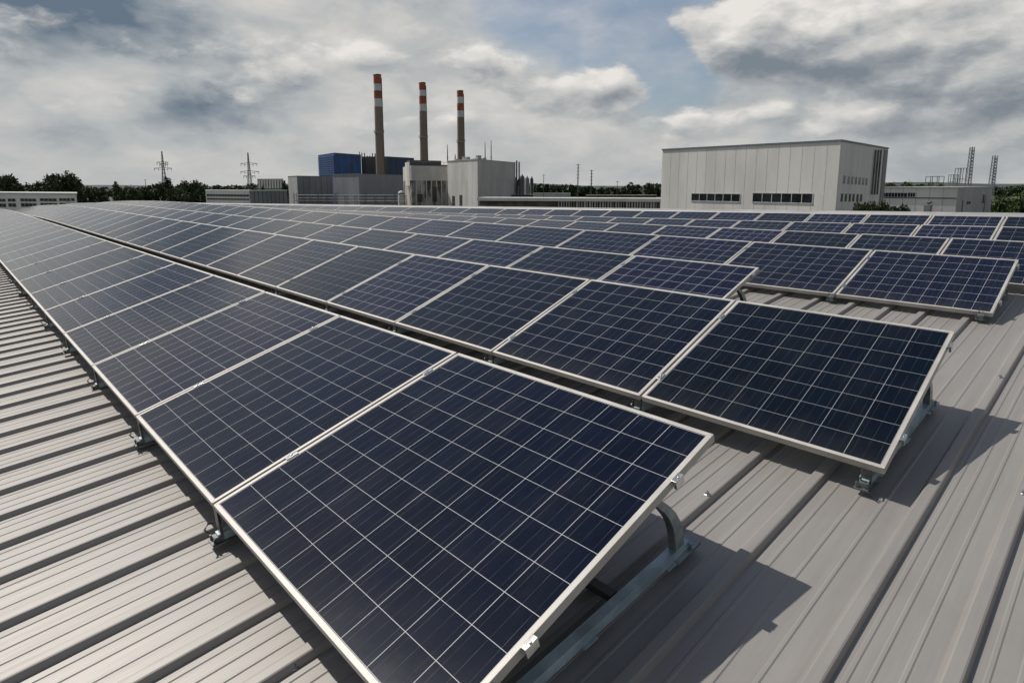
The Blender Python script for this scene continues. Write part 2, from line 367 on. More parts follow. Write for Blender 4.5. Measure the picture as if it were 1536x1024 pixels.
# ------------------------------------------------------------------ the roof under the panels
U_END, U_NEAR, V_EAVE, V_RIDGE = 44.6, -7.0, -6.0, 8.8
def build_roof():
    hall = thing('industrial_hall', 'wide low hall whose pale ribbed metal roof carries all the solar panels', 'building', (0, 0, 0))
    rng = random.Random(5)
    ribs = [-.62, -.404, -.098, .131, .33, .54, .77, 1.03, 1.29, 1.547, 1.777, 2.006]
    ul = list(ribs)
    while ul[-1] < U_END - .2: ul.append(ul[-1] + .2338 + rng.uniform(-.006, .006))
    while ul[0] > U_NEAR + .2: ul.insert(0, ul[0] - .2338)
    prof = [(U_NEAR, 0.0)]
    RH = .021
    for k, u in enumerate(ul):             # rib: lower (near) edge given by u
        prof += [(u, 0), (u + .006, RH - .002), (u + .010, RH), (u + .036, RH), (u + .040, RH - .002), (u + .052, 0)]
        nx = ul[k + 1] if k + 1 < len(ul) else U_END
        a, b = u + .052, nx
        fr = (.30, .62, .86) if k % 2 else (.26, .55, .84)
        for f in fr:                       # small stiffening beads in the pan
            c = a + (b - a) * f; prof += [(c - .007, 0), (c - .0035, .0024), (c + .0035, .0024), (c + .007, 0)]
    prof.append((U_END, 0.0))
    vs = [V_EAVE, -3, -1, 0, 1, 2, 3, 4, 4.6, 5, 5.4, 5.8, 6.2, 6.6, 7.4, V_RIDGE]
    nv = len(vs); verts = []; faces = []
    for (u, n) in prof:
        for v in vs: verts.append(tuple(W(u, v, n)))
    for i in range(len(prof) - 1):
        for j in range(nv - 1):
            a = i * nv + j; faces.append((a, a + 1, a + nv + 1, a + nv))
    me = bpy.data.meshes.new('roof'); me.from_pydata(verts, [], faces); me.materials.append(M_ROOF)
    bm = bmesh.new(); bm.from_mesh(me); bmesh.ops.recalc_face_normals(bm, faces=bm.faces)
    if sum(f.normal.z for f in bm.faces) < 0: bmesh.ops.reverse_faces(bm, faces=bm.faces)
    bm.to_mesh(me); bm.free()
    link('roof', me, hall)
    us = [U_NEAR] + [i * 2.0 for i in range(0, 23)] + [U_END]
    m = MB()                               # folded ridge flashing
    for a, b in zip(us[:-1], us[1:]):
        for (v0, n0, v1, n1) in ((V_RIDGE - .17, .030, V_RIDGE - .15, .045), (V_RIDGE - .15, .045, V_RIDGE, .058), (V_RIDGE, .058, V_RIDGE + .25, .01)):
            m.quad(W(a, v0, n0), W(b, v0, n0), W(b, v1, n1), W(a, v1, n1))
    m.obj('ridge_cap', M_CAP, hall)
    m = MB()                               # the slope on the far side of the ridge
    for a, b in zip(us[:-1], us[1:]):
        def far(u, k): 
            p = W(u, V_RIDGE, 0); return Vector((p.x + k * 9, p.y, p.z - k * 1.2 - .01))
        m.quad(far(a, 0), far(b, 0), far(b, 1), far(a, 1))
    m.obj('back_slope', M_ROOF, hall)
    m = MB()                               # walls and verge boards
    zb = -9.0
    for a, b in zip(us[:-1], us[1:]):
        for v, off in ((V_EAVE + .15, 0),):
            p, q = W(a, v, -.02), W(b, v, -.02); m.quad((p.x, p.y, zb), (q.x, q.y, zb), q, p)
        p, q = W(a, V_RIDGE, 0), W(b, V_RIDGE, 0)
        m.quad((p.x + 8.8, p.y, zb), (q.x + 8.8, q.y, zb), (q.x + 8.8, q.y, q.z - 1.2), (p.x + 8.8, p.y, p.z - 1.2))
    for u in (U_NEAR + .1, U_END - .1):
        for a, b in zip(vs[:-1], vs[1:]):
            p, q = W(u, a, -.02), W(u, b, -.02); m.quad((p.x, p.y, zb), (q.x, q.y, zb), q, p)
        p = W(u, V_RIDGE, -.02); m.quad((p.x, p.y, zb), (p.x + 8.8, p.y, zb), (p.x + 8.8, p.y, p.z - 1.2), p)
    m.obj('wall', M_HWALL, hall)
    # hexagon roofing screws with washers, standing on the ribs and pans
    sm = MB(); sm.tube([(0, 0, 0), (0, 0, .004), (0, 0, .007)], [.019, .019, .014], 14); sm.tube([(0, 0, .007), (0, 0, .020)], .0095, 6); sm.tube([(0, 0, .020), (0, 0, .023)], [.0095, .006], 6)
    sme = sm.mesh('roof_screw', M_SCREW)
    rot = Matrix.Rotation(-SLOPE, 4, 'Y')
    for u, v, n in ((.547, -.034, .0), (.151, 1.254, .021), (-.383, 2.972, .021), (-.601, 1.9, .021), (1.30, -.9, .021), (.560, -2.1, .021)):
        o = link('roof_screw', sme, hall); o.matrix_local = Matrix.Translation(W(u, v, n)) @ rot
build_roof()

# ------------------------------------------------------------------ solar panels
PM = {}
BORD, DEP = .0142 * S, .026 * S            # face width and depth of the frame
def panel_meshes(w_, l_, nc, nr):
    key = (round(w_, 3), round(l_, 3), nc, nr)
    if key in PM: return PM[key]
    w1, l1 = w_ * S, l_ * S; fb = BORD
    m = MB()                               # four mitred bars of the frame
    for (a, b, c, d) in (((0, 0), (w1, 0), (w1 - fb, fb), (fb, fb)), ((w1, 0), (w1, l1), (w1 - fb, l1 - fb), (w1 - fb, fb)),
                         ((w1, l1), (0, l1), (fb, l1 - fb), (w1 - fb, l1 - fb)), ((0, l1), (0, 0), (fb, fb), (fb, l1 - fb))):
        m.hexa([(p[1], p[0], -DEP) for p in (a, b, c, d)] + [(p[1], p[0], 0) for p in (a, b, c, d)])
    fr = m.mesh('frame', M_FRAME, bevel=.0022)
    x0, x1, y0, y1 = fb - .002, l1 - fb + .002, fb - .002, w1 - fb + .002
    me = bpy.data.meshes.new('glass')
    zt, zb = -.004, -.012
    me.from_pydata([(x0, y0, zt), (x1, y0, zt), (x1, y1, zt), (x0, y1, zt), (x0, y0, zb), (x1, y0, zb), (x1, y1, zb), (x0, y1, zb)], [], [(0, 1, 2, 3), (7, 6, 5, 4)])
    me.materials.append(M_CELL); me.materials.append(M_BACK)
    me.polygons[1].material_index = 1
    uvl = me.uv_layers.new(name='UVMap')
    e = .028                               # white margin round the cells
    for li, (U_, V_) in zip(range(4), ((0 - e, 0 - e), (0 - e, nr + e), (nc + e, nr + e), (nc + e, 0 - e))): uvl.data[li].uv = (U_, V_)
    for li in range(4, 8): uvl.data[li].uv = (.5, .5)
    PM[key] = (fr, me); return PM[key]
ROT0 = Matrix.Rotation(-SLOPE, 4, 'Y')
def basis(u, v):                           # orientation of the roof sheet at (u, v)
    ey = (W(u + .3, v, 0) - W(u - .3, v, 0)).normalized()
    ex = (W(u, v + .3, 0) - W(u, v - .3, 0)); ex = (ex - ey * ex.dot(ey)).normalized()
    return Matrix((ex, ey, ex.cross(ey))).transposed().to_4x4()
GAP = .012
ROWS = [  # v, height, tilt, slope length, start u, widths: first, then the rest (up to u, width, columns), rows of cells, name, end u
    dict(v=0.0, h=.168, t=.2052, L=1.0473, u=0.0, w0=(1.1791, 10), ws=[(99, 1.0309, 9)], nr=10, nm='front row', ue=29),
    dict(v=1.6183, h=.1144, t=.2622, L=.9117, u=-.2823, w0=(.9551, 8), ws=[(99, .9851, 8)], nr=8, nm='second row', ue=U_END - .3),
    dict(v=2.5611, h=.1094, t=.2267, L=.9205, u=.9859, w0=(1.002, 8), ws=[(99, .9948, 8)], nr=8, nm='third row', ue=U_END - .3),
    dict(v=3.945, h=.0687, t=.2217, L=.8229, u=-.2072, w0=(.8811, 9), ws=[(99, .9637, 9)], nr=7, nm='fourth row', ue=U_END - .3),
    dict(v=4.795, h=.07, t=.2217, L=.79, u=-.335, w0=(.675, 7), ws=[(7, .675, 7), (99, 1.02, 10)], nr=7, nm='fifth row', ue=U_END - .3),
    dict(v=5.60, h=.07, t=.2217, L=.77, u=-.47, w0=(.60, 6), ws=[(7, .60, 6), (99, 1.02, 10)], nr=7, nm='sixth row', ue=U_END - .3),
    dict(v=6.40, h=.07, t=.2217, L=.74, u=-.40, w0=(.60, 6), ws=[(7, .60, 6), (99, 1.02, 10)], nr=7, nm='row along the ridge', ue=U_END - .3),
]
JOINTS = []
def build_panels():
    rng = random.Random(11)
    for r in ROWS:
        u = r['u']; k = 1; r['J'] = [u]
        w_, nc = r['w0']
        while u + w_ < r['ue']:
            pw = w_ - GAP
            uc, vc = u + w_ / 2, r['v'] + r['L'] / 2
            B = basis(uc, vc)
            o = W(uc, vc, 0)               # sheet point under the middle, panel hung rigidly over it
            T = Matrix.Translation(o) @ B @ Matrix.Translation((-r['L'] / 2 * S, -pw / 2 * S, r['h'] * S)) @ Matrix.Rotation(-r['t'] + rng.uniform(-.0012, .0012), 4, 'Y')
            look = 'dark navy' if k <= 4 and r['v'] < 5 else ('blue' if k <= 12 else 'pale grey-blue')
            shape = 'narrow ' if w_ < .7 else ('large ' if (r['v'] == 0 and k == 1) else '')
            t = thing('solar_panel', f"{shape}{look} solar panel, {ordinal(k)} from the near end of the {r['nm']}", 'solar panel', group='solar panels in rows on the metal roof')
            t.matrix_world = T
            fr, gl = panel_meshes(pw, r['L'], nc, r['nr'])
            link('frame', fr, t); link('glass', gl, t)
            u += w_; k += 1; r['J'].append(u)
            for lim, ww, cc in r['ws']:
                if u < lim: w_, nc = ww, cc; break
        r['n'] = k - 1
build_panels()

# ------------------------------------------------------------------ mounting frames
def curved_leg(v0, n0, v1, n1, y0, y1):
    m = MB(); pts = []
    for i in range(9):
        t = i / 8
        x = v0 + (v1 - v0) * (t - .55 * math.sin(math.pi * t) * .5); z = n0 + (n1 - n0) * t
        pts.append((x, z))
    wd = .0165
    for i in range(8):
        (xa, za), (xb, zb_) = pts[i], pts[i + 1]
        wa = wd * (1.35 - .5 * i / 8); wb = wd * (1.35 - .5 * (i + 1) / 8)
        m.hexa([tuple(S * q for q in p) for p in ((xa - wa, y0, za), (xa + wa, y0, za), (xa + wa, y1, za), (xa - wa, y1, za), (xb - wb, y0, zb_), (xb + wb, y0, zb_), (xb + wb, y1, zb_), (xb - wb, y1, zb_))])
    return m
MM = {}
def mount_meshes(ri):
    if ri in MM: return MM[ri]
    r = ROWS[ri]; L, h, t = r['L'], r['h'], r['t']
    st, ct = math.sin(t), math.cos(t)
    dep = DEP / S
    und = lambda s_: h + s_ * st - dep     # underside of the panel frame
    rt, rb = .052, .0225                    # rail stands on the ribs
    m = MB()                               # folded channel rail
    yo = .048
    def bx(mm, a, b, c, d, e, f): mm.box(*(S * q for q in (a, b, c, d, e, f)))
    bx(m, .0, .92 * L, yo, yo + .004, rb, rt); bx(m, .0, .92 * L, yo + .025, yo + .029, rb, rt); bx(m, .0, .92 * L, yo + .004, yo + .025, rt - .004, rt)
    for q in (.12, .45, .8): bx(m, q * L, q * L + .05, yo - .009, yo + .038, rb - .001, rb + .005)
    rail = m.mesh('base_rail', M_RAIL, bevel=.0015)
    top = und(.73 * L)
    leg = curved_leg(.875 * L, rt, .73 * L * ct, top, yo + .002, yo + .027).mesh('rear_leg', M_GALV, bevel=.001)
    m = MB(); bx(m, .84 * L, .96 * L, yo - .014, yo + .042, rb, rb + .008); m.tube([tuple(S * q for q in p) for p in ((.915 * L, yo - .007, rb + .008), (.915 * L, yo - .007, rb + .026))], .008, 6)
    m.tube([tuple(S * q for q in p) for p in ((.94 * L, yo + .035, rb + .008), (.94 * L, yo + .035, rb + .024))], .008, 6)
    rear_shoe = m.mesh('rear_shoe', M_GALV, bevel=.0012)
    m = MB()                               # front foot: plate, upright and bolt under the low edge
    f0 = .018
    bx(m, -.022, .055, yo - .014, yo + .040, .0215, .0265)
    bx(m, .008, .016, yo - .004, yo + .030, .0265, und(.012) - .001); bx(m, -.012, .010, yo - .001, yo + .028, .0265, .045)
    for yy in (yo - .006, yo + .033): m.tube([tuple(S * q for q in p) for p in ((-.014, yy, .0265), (-.014, yy, .045))], .007, 6)
    m.tube([tuple(S * q for q in p) for p in ((-.02, yo + .018, .06), (-.032, yo + .018, .078), (-.018, yo + .018, .094), (.004, yo + .018, .088))], .006, 6)
    foot = m.mesh('front_foot', M_DKFOOT, bevel=.001)
    m = MB(); bx(m, .60 * L, .628 * L, yo + .035, .55, .030, .050); brace = m.mesh('cross_brace', M_DARKST, bevel=.001)
    clamp = MB()                           # end clamp: stepped aluminium block and its bolt, in panel coordinates
    def cb(a, b, c, d, e, f): clamp.box(*(S * q for q in (a, b, c, d, e, f)))
    cb(-.026, .026, -.013, -.0008, -.030, -.006); cb(-.026, .026, -.013, .009, .0006, .0046); cb(-.026, .026, -.013, -.0008, -.006, .0006)
    clamp.tube([tuple(S * q for q in p) for p in ((0, -.007, .0046), (0, -.007, .011))], .009, 6)
    cl = clamp.mesh('end_clamp', M_CLAMP, bevel=.0022)
    mid = MB(); mid.box(*(S * q for q in (-.022, .022, -.010, .010, .0006, .0042))); mid.tube([tuple(S * q for q in p) for p in ((0, 0, .0042), (0, 0, .009))], .008, 6)
    mc = mid.mesh('mid_clamp', M_CLAMP, bevel=.001)
    MM[ri] = rail, leg, rear_shoe, foot, brace, cl, mc; return MM[ri]
def build_mounts():
    for ri, cnt in ((0, 9), (1, 6), (2, 3), (3, 4)):
        r = ROWS[ri]
        rail, leg, shoe, foot, brace, cl, mc = mount_meshes(ri)
        for k in range(cnt):
            u = r['J'][k] if k == 0 else r['J'][k] - .04
            where = f"under the near end of the {r['nm']} of panels" if k == 0 else f"under the joint of the {ordinal(k)} and {ordinal(k + 1)} panels, {r['nm']}"
            t = thing('mounting_frame', 'galvanised triangular mounting frame ' + where, 'panel mount', group='mounting frames under the solar panels')
            B = basis(u, r['v']); t.matrix_world = Matrix.Translation(W(u, r['v'], 0)) @ B
            for nm, me in (('base_rail', rail), ('rear_leg', leg), ('rear_shoe', shoe), ('front_foot', foot), ('cross_brace', brace)): link(nm, me, t)
            P = Matrix.Translation((0, 0, r['h'] * S)) @ Matrix.Rotation(-r['t'], 4, 'Y')
            for s_ in ((.262, .838) if ri == 0 else (.175, .80)):
                if k == 0: o = link('end_clamp', cl, t); o.matrix_local = P @ Matrix.Translation((s_ * S * r['L'] / (1.0473 if ri == 0 else .9117) , 0, 0)) @ Matrix.Scale(.72, 4)
                else: o = link('mid_clamp', mc, t); o.matrix_local = P @ Matrix.Translation((s_ * S * r['L'], (.04 - GAP / 2) * S, 0))
build_mounts()

# ------------------------------------------------------------------ ground, hills
ZG = -9.0
m = MB(); m.quad((-6000, -6000, ZG), (6000, -6000, ZG), (6000, 6000, ZG), (-6000, 6000, ZG)); o = m.obj('ground', M_GROUND); tag(o, kind='structure')
def strip_hill(name, x0, x1, D0, prof, thick, mat_, seed):
    rng = random.Random(seed); m = MB(); n = 90; rows = []
    for i in range(n + 1):
        x = x0 + (x1 - x0) * i / n
        y = prof(x) + rng.uniform(-.5, .5)
        p0, p1, p2 = at(x, D0), at(x, D0 + thick * .4), at(x, D0 + thick)
        rows.append(((p0.x, p0.y, ZG - 1), (p1.x, p1.y, hz(y, D0 + thick * .4)), (p2.x, p2.y, ZG - 1)))
    for a, b in zip(rows[:-1], rows[1:]):
        m.quad(a[0], b[0], b[1], a[1]); m.quad(a[1], b[1], b[2], a[2])
    o = m.obj(name, mat_, smooth_=True); tag(o, kind='structure'); return o
strip_hill('hills', -900, 2500, 1900, lambda x: 276.5 + 2.2 * math.sin(x / 130) + 1.4 * math.sin(x / 47 + 1), 700, M_HILL, 3)

# ------------------------------------------------------------------ trees
def leaf_mesh(name, clumps, nleaf, size, mat_, seed, squash=1.0):
    rs = np.random.RandomState(seed); tot = sum(c[4] for c in clumps) or 1
    P = []
    for (cx_, cy_, cz, rad, wt) in clumps:
        k = int(nleaf * wt / tot); d = rs.normal(size=(k, 3)); d /= np.linalg.norm(d, axis=1)[:, None]
        rr = rad * (rs.rand(k) ** .42) * (1 + .18 * rs.normal(size=k))
        P.append(np.stack([cx_ + d[:, 0] * rr, cy_ + d[:, 1] * rr, cz + d[:, 2] * rr * squash], 1))
    P = np.concatenate(P); n = len(P)
    a = rs.normal(size=(n, 3)); a /= np.linalg.norm(a, axis=1)[:, None]
    b = np.cross(a, rs.normal(size=(n, 3))); b /= np.linalg.norm(b, axis=1)[:, None]
    sz = size * (.6 + .8 * rs.rand(n))[:, None]
    V = np.stack([P - a * sz, P + b * sz * .6, P + a * sz, P - b * sz * .6], 1).reshape(-1, 3)
    me = bpy.data.meshes.new(name); me.vertices.add(n * 4); me.vertices.foreach_set('co', V.ravel())
    me.loops.add(n * 4); me.loops.foreach_set('vertex_index', np.arange(n * 4)); me.polygons.add(n)
    me.polygons.foreach_set('loop_start', np.arange(n) * 4); me.polygons.foreach_set('loop_total', np.full(n, 4))
    me.materials.append(mat_); me.update(); return me
TM = {}
def tree_meshes(kind, var):
    key = (kind, var)
    if key in TM: return TM[key]
    rng = random.Random(len(kind) * 31 + var * 7); cl = []
    if kind == 'poplar':
        for i in range(16):
            z = .16 + .8 * i / 15; r_ = .135 * math.sin(math.pi * (.12 + .85 * i / 15)) ** .7 + .015
            cl.append((rng.uniform(-.03, .03), rng.uniform(-.03, .03), z, r_, r_ ** 1.5))
    elif kind == 'bush':
        for i in range(12):
            a = rng.uniform(0, 6.28); q = rng.uniform(0, .55); cl.append((math.cos(a) * q, math.sin(a) * q, rng.uniform(.2, .62), rng.uniform(.2, .34), 1))
    else:
        for i in range(30):
            a = rng.uniform(0, 6.28); z = rng.uniform(.30, .90); lim = .43 * math.sin(math.pi * min(1, (z - .12) / .92)) ** .6
            q = lim * math.sqrt(rng.random()); r_ = rng.uniform(.07, .155); cl.append((math.cos(a) * q, math.sin(a) * q, z, r_, r_ ** 2))
    lm = leaf_mesh('crown', cl, {'poplar': 3200, 'bush': 3000}.get(kind, 6500), {'poplar': .019, 'bush': .042}.get(kind, .028), M_LEAF2 if kind == 'bush' else M_LEAF, 5 + var)
    m = MB()
    if kind != 'bush':
        m.tube([(0, 0, -.02), (.005, .0, .15), (-.006, .004, .4), (0, 0, .72)], [.03, .024, .017, .005], 7)
        for i in range(7):
            a = i * 2.4 + var; z = .24 + .06 * i; q = .1 if kind == 'poplar' else .28
            m.tube([(0, 0, z), (math.cos(a) * q * .5, math.sin(a) * q * .5, z + .09), (math.cos(a) * q, math.sin(a) * q, z + .2)], [.012, .008, .003], 5)
    else:
        for i in range(6):
            a = i * 1.05; m.tube([(0, 0, -.02), (math.cos(a) * .2, math.sin(a) * .2, .3), (math.cos(a) * .4, math.sin(a) * .4, .6)], [.03, .02, .006], 5)
    TM[key] = (lm, m.mesh('trunk', M_BARK)); return TM[key]
def tree(x, ytop, wpx, D, label, kind='broad', name='broadleaf_tree', var=0, group=None, zbase=None):
    p = at(x, D); zb = ZG if zbase is None else zbase
    H = hz(ytop, D) - zb
    lm, tm = tree_meshes(kind, var)
    t = thing(name, label, 'bush' if kind == 'bush' else 'tree', (p.x, p.y, zb), group)
    wm = pxm(wpx, D); kx = wm / (.9 if kind == 'broad' else .3 if kind == 'poplar' else 1.5)
    t.scale = (kx, kx, H / (1.02 if kind == 'broad' else 1.05 if kind == 'poplar' else .95)); t.rotation_euler.z = x * .37
    link('crown', lm, t); link('trunk', tm, t)
GT = 'trees beyond the far end of the roof'
for a in ((14, 259, 58, 190, 'rounded dark tree at the left edge above the white two-storey block', 'broad', 'broadleaf_tree', 0),
          (-38, 262, 60, 195, 'dark tree cut by the left edge of the picture, behind the white block', 'broad', 'broadleaf_tree', 1),
          (95, 255, 62, 180, 'largest dark leafy tree, behind the end of the white two-storey block', 'broad', 'broadleaf_tree', 2),
          (61, 272, 26, 230, 'small tree half hidden left of the largest dark tree', 'broad', 'broadleaf_tree', 1),
          (122, 277, 34, 200, 'low tree just right of the largest dark tree', 'broad', 'broadleaf_tree', 3),
          (146, 282, 32, 215, 'low round tree between the largest tree and the slim upright one', 'broad', 'broadleaf_tree', 0),
          (175, 269, 15, 190, 'slim upright poplar-shaped tree left of the first pylon', 'poplar', 'poplar_tree', 0),
          (192, 280, 34, 185, 'bushy low tree at the foot of the slim upright tree', 'broad', 'broadleaf_tree', 1),
          (216, 280, 40, 200, 'low dark tree left of the first pylon', 'broad', 'broadleaf_tree', 2),
          (237, 274, 26, 195, 'medium tree touching the left leg of the first pylon', 'broad', 'broadleaf_tree', 3),
          (251, 262, 20, 205, 'narrow tall tree in front of the first pylon', 'poplar', 'poplar_tree', 1),
          (266, 280, 34, 190, 'low tree right of the first pylon', 'broad', 'broadleaf_tree', 0),
          (287, 271, 42, 185, 'broad dark tree left of the white flat block with two window bands', 'broad', 'broadleaf_tree', 1),
          (310, 280, 26, 240, 'low tree behind the white flat block', 'broad', 'broadleaf_tree', 2),
          (338, 281, 36, 330, 'distant tree seen above the white flat block roof', 'broad', 'broadleaf_tree', 3),
          (359, 280, 30, 330, 'distant tree left of the second pylon foot', 'broad', 'broadleaf_tree', 0),
          (427, 268, 11, 232, 'narrow tree between the beige block and the grey plant building', 'poplar', 'poplar_tree', 0),
          (394, 275, 9, 205, 'small narrow tree in front of the beige block', 'poplar', 'poplar_tree', 1)):
    tree(*a, group=GT)
GB = 'trees beside the right-hand buildings'
for a in ((1301, 299, 46, 74, 'dark leafy tree top against the shaded side of the big cream hall', 'broad', 'broadleaf_tree', 0),
          (1321, 302, 36, 77, 'small tree top just right of the big cream hall corner', 'broad', 'broadleaf_tree', 1),
          (1341, 302.5, 38, 84, 'round tree top in front of the low white building', 'broad', 'broadleaf_tree', 2),
          (1357, 307, 30, 86, 'smallest tree top in front of the low white building', 'broad', 'broadleaf_tree', 3)):
    tree(*a, group=GB)
for i, (x, y, wd, D) in enumerate(((1336, 272, 40, 210), (1360, 273.5, 36, 215), (1384, 272, 36, 212), (1406, 276, 30, 214))):
    tree(x, y, wd, D, 'green tree showing above the roof of the low white building, ' + ORD[i] + ' from the big hall', 'broad', 'broadleaf_tree', i, GB)
for i, (x, y, wd, D) in enumerate(((1502, 283, 52, 150), (1530, 281, 56, 146), (1562, 278, 60, 150), (1600, 276, 60, 155))):
    tree(x, y, wd, D, ('bright green tree right of the low white building, ', 'bright green tree at the right edge of the picture, ', 'bright green tree just past the right edge, ', 'outermost bright green tree past the right edge, ')[i] + 'beyond the ridge', 'bush', 'broadleaf_tree', i % 3, GB)
# far wood: one mass
cl = []; rng = random.Random(9)
for i in range(620):
    x = rng.uniform(-150, 1700); D = rng.uniform(560, 760); p = at(x, D)
    top = 281 + 2.2 * math.sin(x / 70) + 1.2 * math.sin(x / 23) - (4.5 if 940 < x < 1010 else 0) + rng.uniform(-1, 2)
    h = hz(top, D) - ZG; r_ = h * .36
    for q in (.25, .68): cl.append((p.x, p.y, ZG + h * q, r_, 1))
o = link('distant_wood', leaf_mesh('distant_wood', cl, 70000, 2.4, M_LEAFW, 4)); tag(o, kind='stuff', label='dark far-off wood along the whole horizon behind the buildings', cat='wood')

# ------------------------------------------------------------------ building helpers
class Wall:                                # a vertical face from plan point a to b, seen from the side where a is left
    def __init__(s, a, b):
        s.a = Vector(a); s.e = (Vector(b) - s.a); s.L = s.e.length; s.e.normalize(); s.n = Vector((s.e.y, -s.e.x))
        if s.n.dot(Vector((CAM.x, CAM.y)) - s.a) < 0: s.n = -s.n
    def p(s, t, z, d=0):
        q = s.a + s.e * t + s.n * d; return (q.x, q.y, z)
    def box(s, m, t0, t1, z0, z1, d0, d1, mi=0):
        m.hexa([s.p(t0, z0, d0), s.p(t1, z0, d0), s.p(t1, z0, d1), s.p(t0, z0, d1), s.p(t0, z1, d0), s.p(t1, z1, d0), s.p(t1, z1, d1), s.p(t0, z1, d1)], mi)
    def tx(s, x):                          # position along the wall of picture column x
        d = c_right * ((x - PCX) / F_PX) + c_hor / math.cos(PIT); d = Vector((d.x, d.y)); o_ = Vector((CAM.x, CAM.y))
        # o + k d = a + t e
        det = d.x * -s.e.y + s.e.x * d.y; r = s.a - o_
        k = (r.x * -s.e.y + s.e.x * r.y) / det
        return (o_ + d * k - s.a).dot(s.e), k
    def seams(s, m, n, z0, z1, mi, wd=.05, t0=0, t1=None):
        t1 = s.L if t1 is None else t1
        for i in range(1, n): t = t0 + (t1 - t0) * i / n; s.box(m, t - wd / 2, t + wd / 2, z0, z1, -.02, .012, mi)
    def window(s, parent, x0, x1, y0, y1, panes, fw=.10):
        (t0, k0), (t1, k1) = s.tx(x0), s.tx(x1); k = (k0 + k1) / 2
        z1, z0 = hz(y0, k), hz(y1, k)
        m = MB(); pm = MB()
        pr = min(.05, fw * .6)
        s.box(m, t0 - fw, t1 + fw, z1, z1 + fw, -.05, pr); s.box(m, t0 - fw, t1 + fw, z0 - fw * 1.3, z0, -.05, pr * 1.6)
        s.box(m, t0 - fw, t0, z0, z1, -.05, pr); s.box(m, t1, t1 + fw, z0, z1, -.05, pr)
        for i in range(1, panes): t = t0 + (t1 - t0) * i / panes; s.box(m, t - fw * .45, t + fw * .45, z0, z1, -.05, pr * .9)
        wo = m.obj('window', M_WFRAME, parent)
        s.box(pm, t0, t1, z0, z1, -.05, .015); pm.obj('pane', M_GLASS, wo)
    def windows(s, parent, xs, y0s, y1s, fw=.035):   # separate narrow windows
        for (xa, xb), ya, yb in zip(xs, y0s, y1s): s.window(parent, xa, xb, ya, yb, 1, fw)

def rect(a, b, depth):                     # plan rectangle behind the face a-b
    wl = Wall(a, b); return [wl.a, wl.a + wl.e * wl.L, wl.a + wl.e * wl.L - wl.n * depth, wl.a - wl.n * depth]

# ------------------------------------------------------------------ big cream hall on the right
def cream_hall():
    D0, D1, D2 = 100.9, 80.0, 97.5
    a, b, c = at(992, D0), at(1256, D1), at(1327, D2)
    d = a + (c - b); ztop = hz(210.5, D1)
    o = thing('cream_hall', 'big cream clad industrial hall with two window strips, right of the power plant', 'building', (b.x, b.y, ZG))
    inv = Vector((-b.x, -b.y, -ZG))
    def fin(m, nm, mt, par=None):
        m.v = [tuple(Vector(v) + inv) for v in m.v]; return m.obj(nm, mt, par or o)
    f, s = Wall(a, b), Wall(b, c)
    m = MB(); m.prism([a, b, c, d], ZG, ztop); f.seams(m, 17, ZG, ztop - .3, 1, .045)
    s.seams(m, 9, ZG, ztop - .3, 1, .035)
    fin(m, 'wall', [M_CREAM, M_SEAM])
    m = MB(); f.box(m, -.12, f.L + .12, ztop - .12, ztop + .10, -.3, .12); s.box(m, .12, s.L + .1, ztop - .12, ztop + .10, -.3, .12)
    m.prism([p * 1 for p in (a + f.e * .3 - f.n * .3, b - f.e * .3 - f.n * .3, c - s.e * .3 - f.e * .3, d - s.e * .3 + f.e * .3)], ztop - .05, ztop + .05)
    fin(m, 'roof_edge', M_TRIM)
    return o, f, s, ztop, inv
def build_cream():
    o, f, s, ztop, inv = cream_hall()
    before = set(bpy.data.objects)
    f.window(o, 1038.5, 1111, 291, 301.5, 6); f.window(o, 1130.5, 1220, 290.5, 303.5, 6)
    xs = [1264, 1270.5, 1276, 1281.5, 1287, 1292.5, 1297.5]
    s.windows(o, [(x, x + 3.1) for x in xs], [263.5 + .12 * (x - 1264) for x in xs], [275.5 + .06 * (x - 1264) for x in xs])
    xs = [1262.5, 1268.5, 1274.5, 1280, 1286, 1291.5]
    s.windows(o, [(x, x + 3.4) for x in xs], [290.5 + .03 * (x - 1262) for x in xs], [302.5 - .02 * (x - 1262) for x in xs])
    for x in (1306.5, 1310.5, 1314.5):
        t, k = s.tx(x); m = MB(); m.tube([s.p(t, hz(292, k), .22), s.p(t, hz(225, k), .22)], .13, 8); m.obj('drain_pipe', M_STEEL, o)
    t0, t1 = s.tx(1321)[0], s.tx(1326.4)[0]
    m = MB(); s.box(m, t0, t1, ZG, ztop - .3, -.02, .10); m.obj('corner_panel', M_GREYF, o)
    for ob in set(bpy.data.objects) - before:
        if ob.parent == o or (ob.parent and ob.parent.parent == o): 
            ob.data.transform(Matrix.Translation(inv))
build_cream()

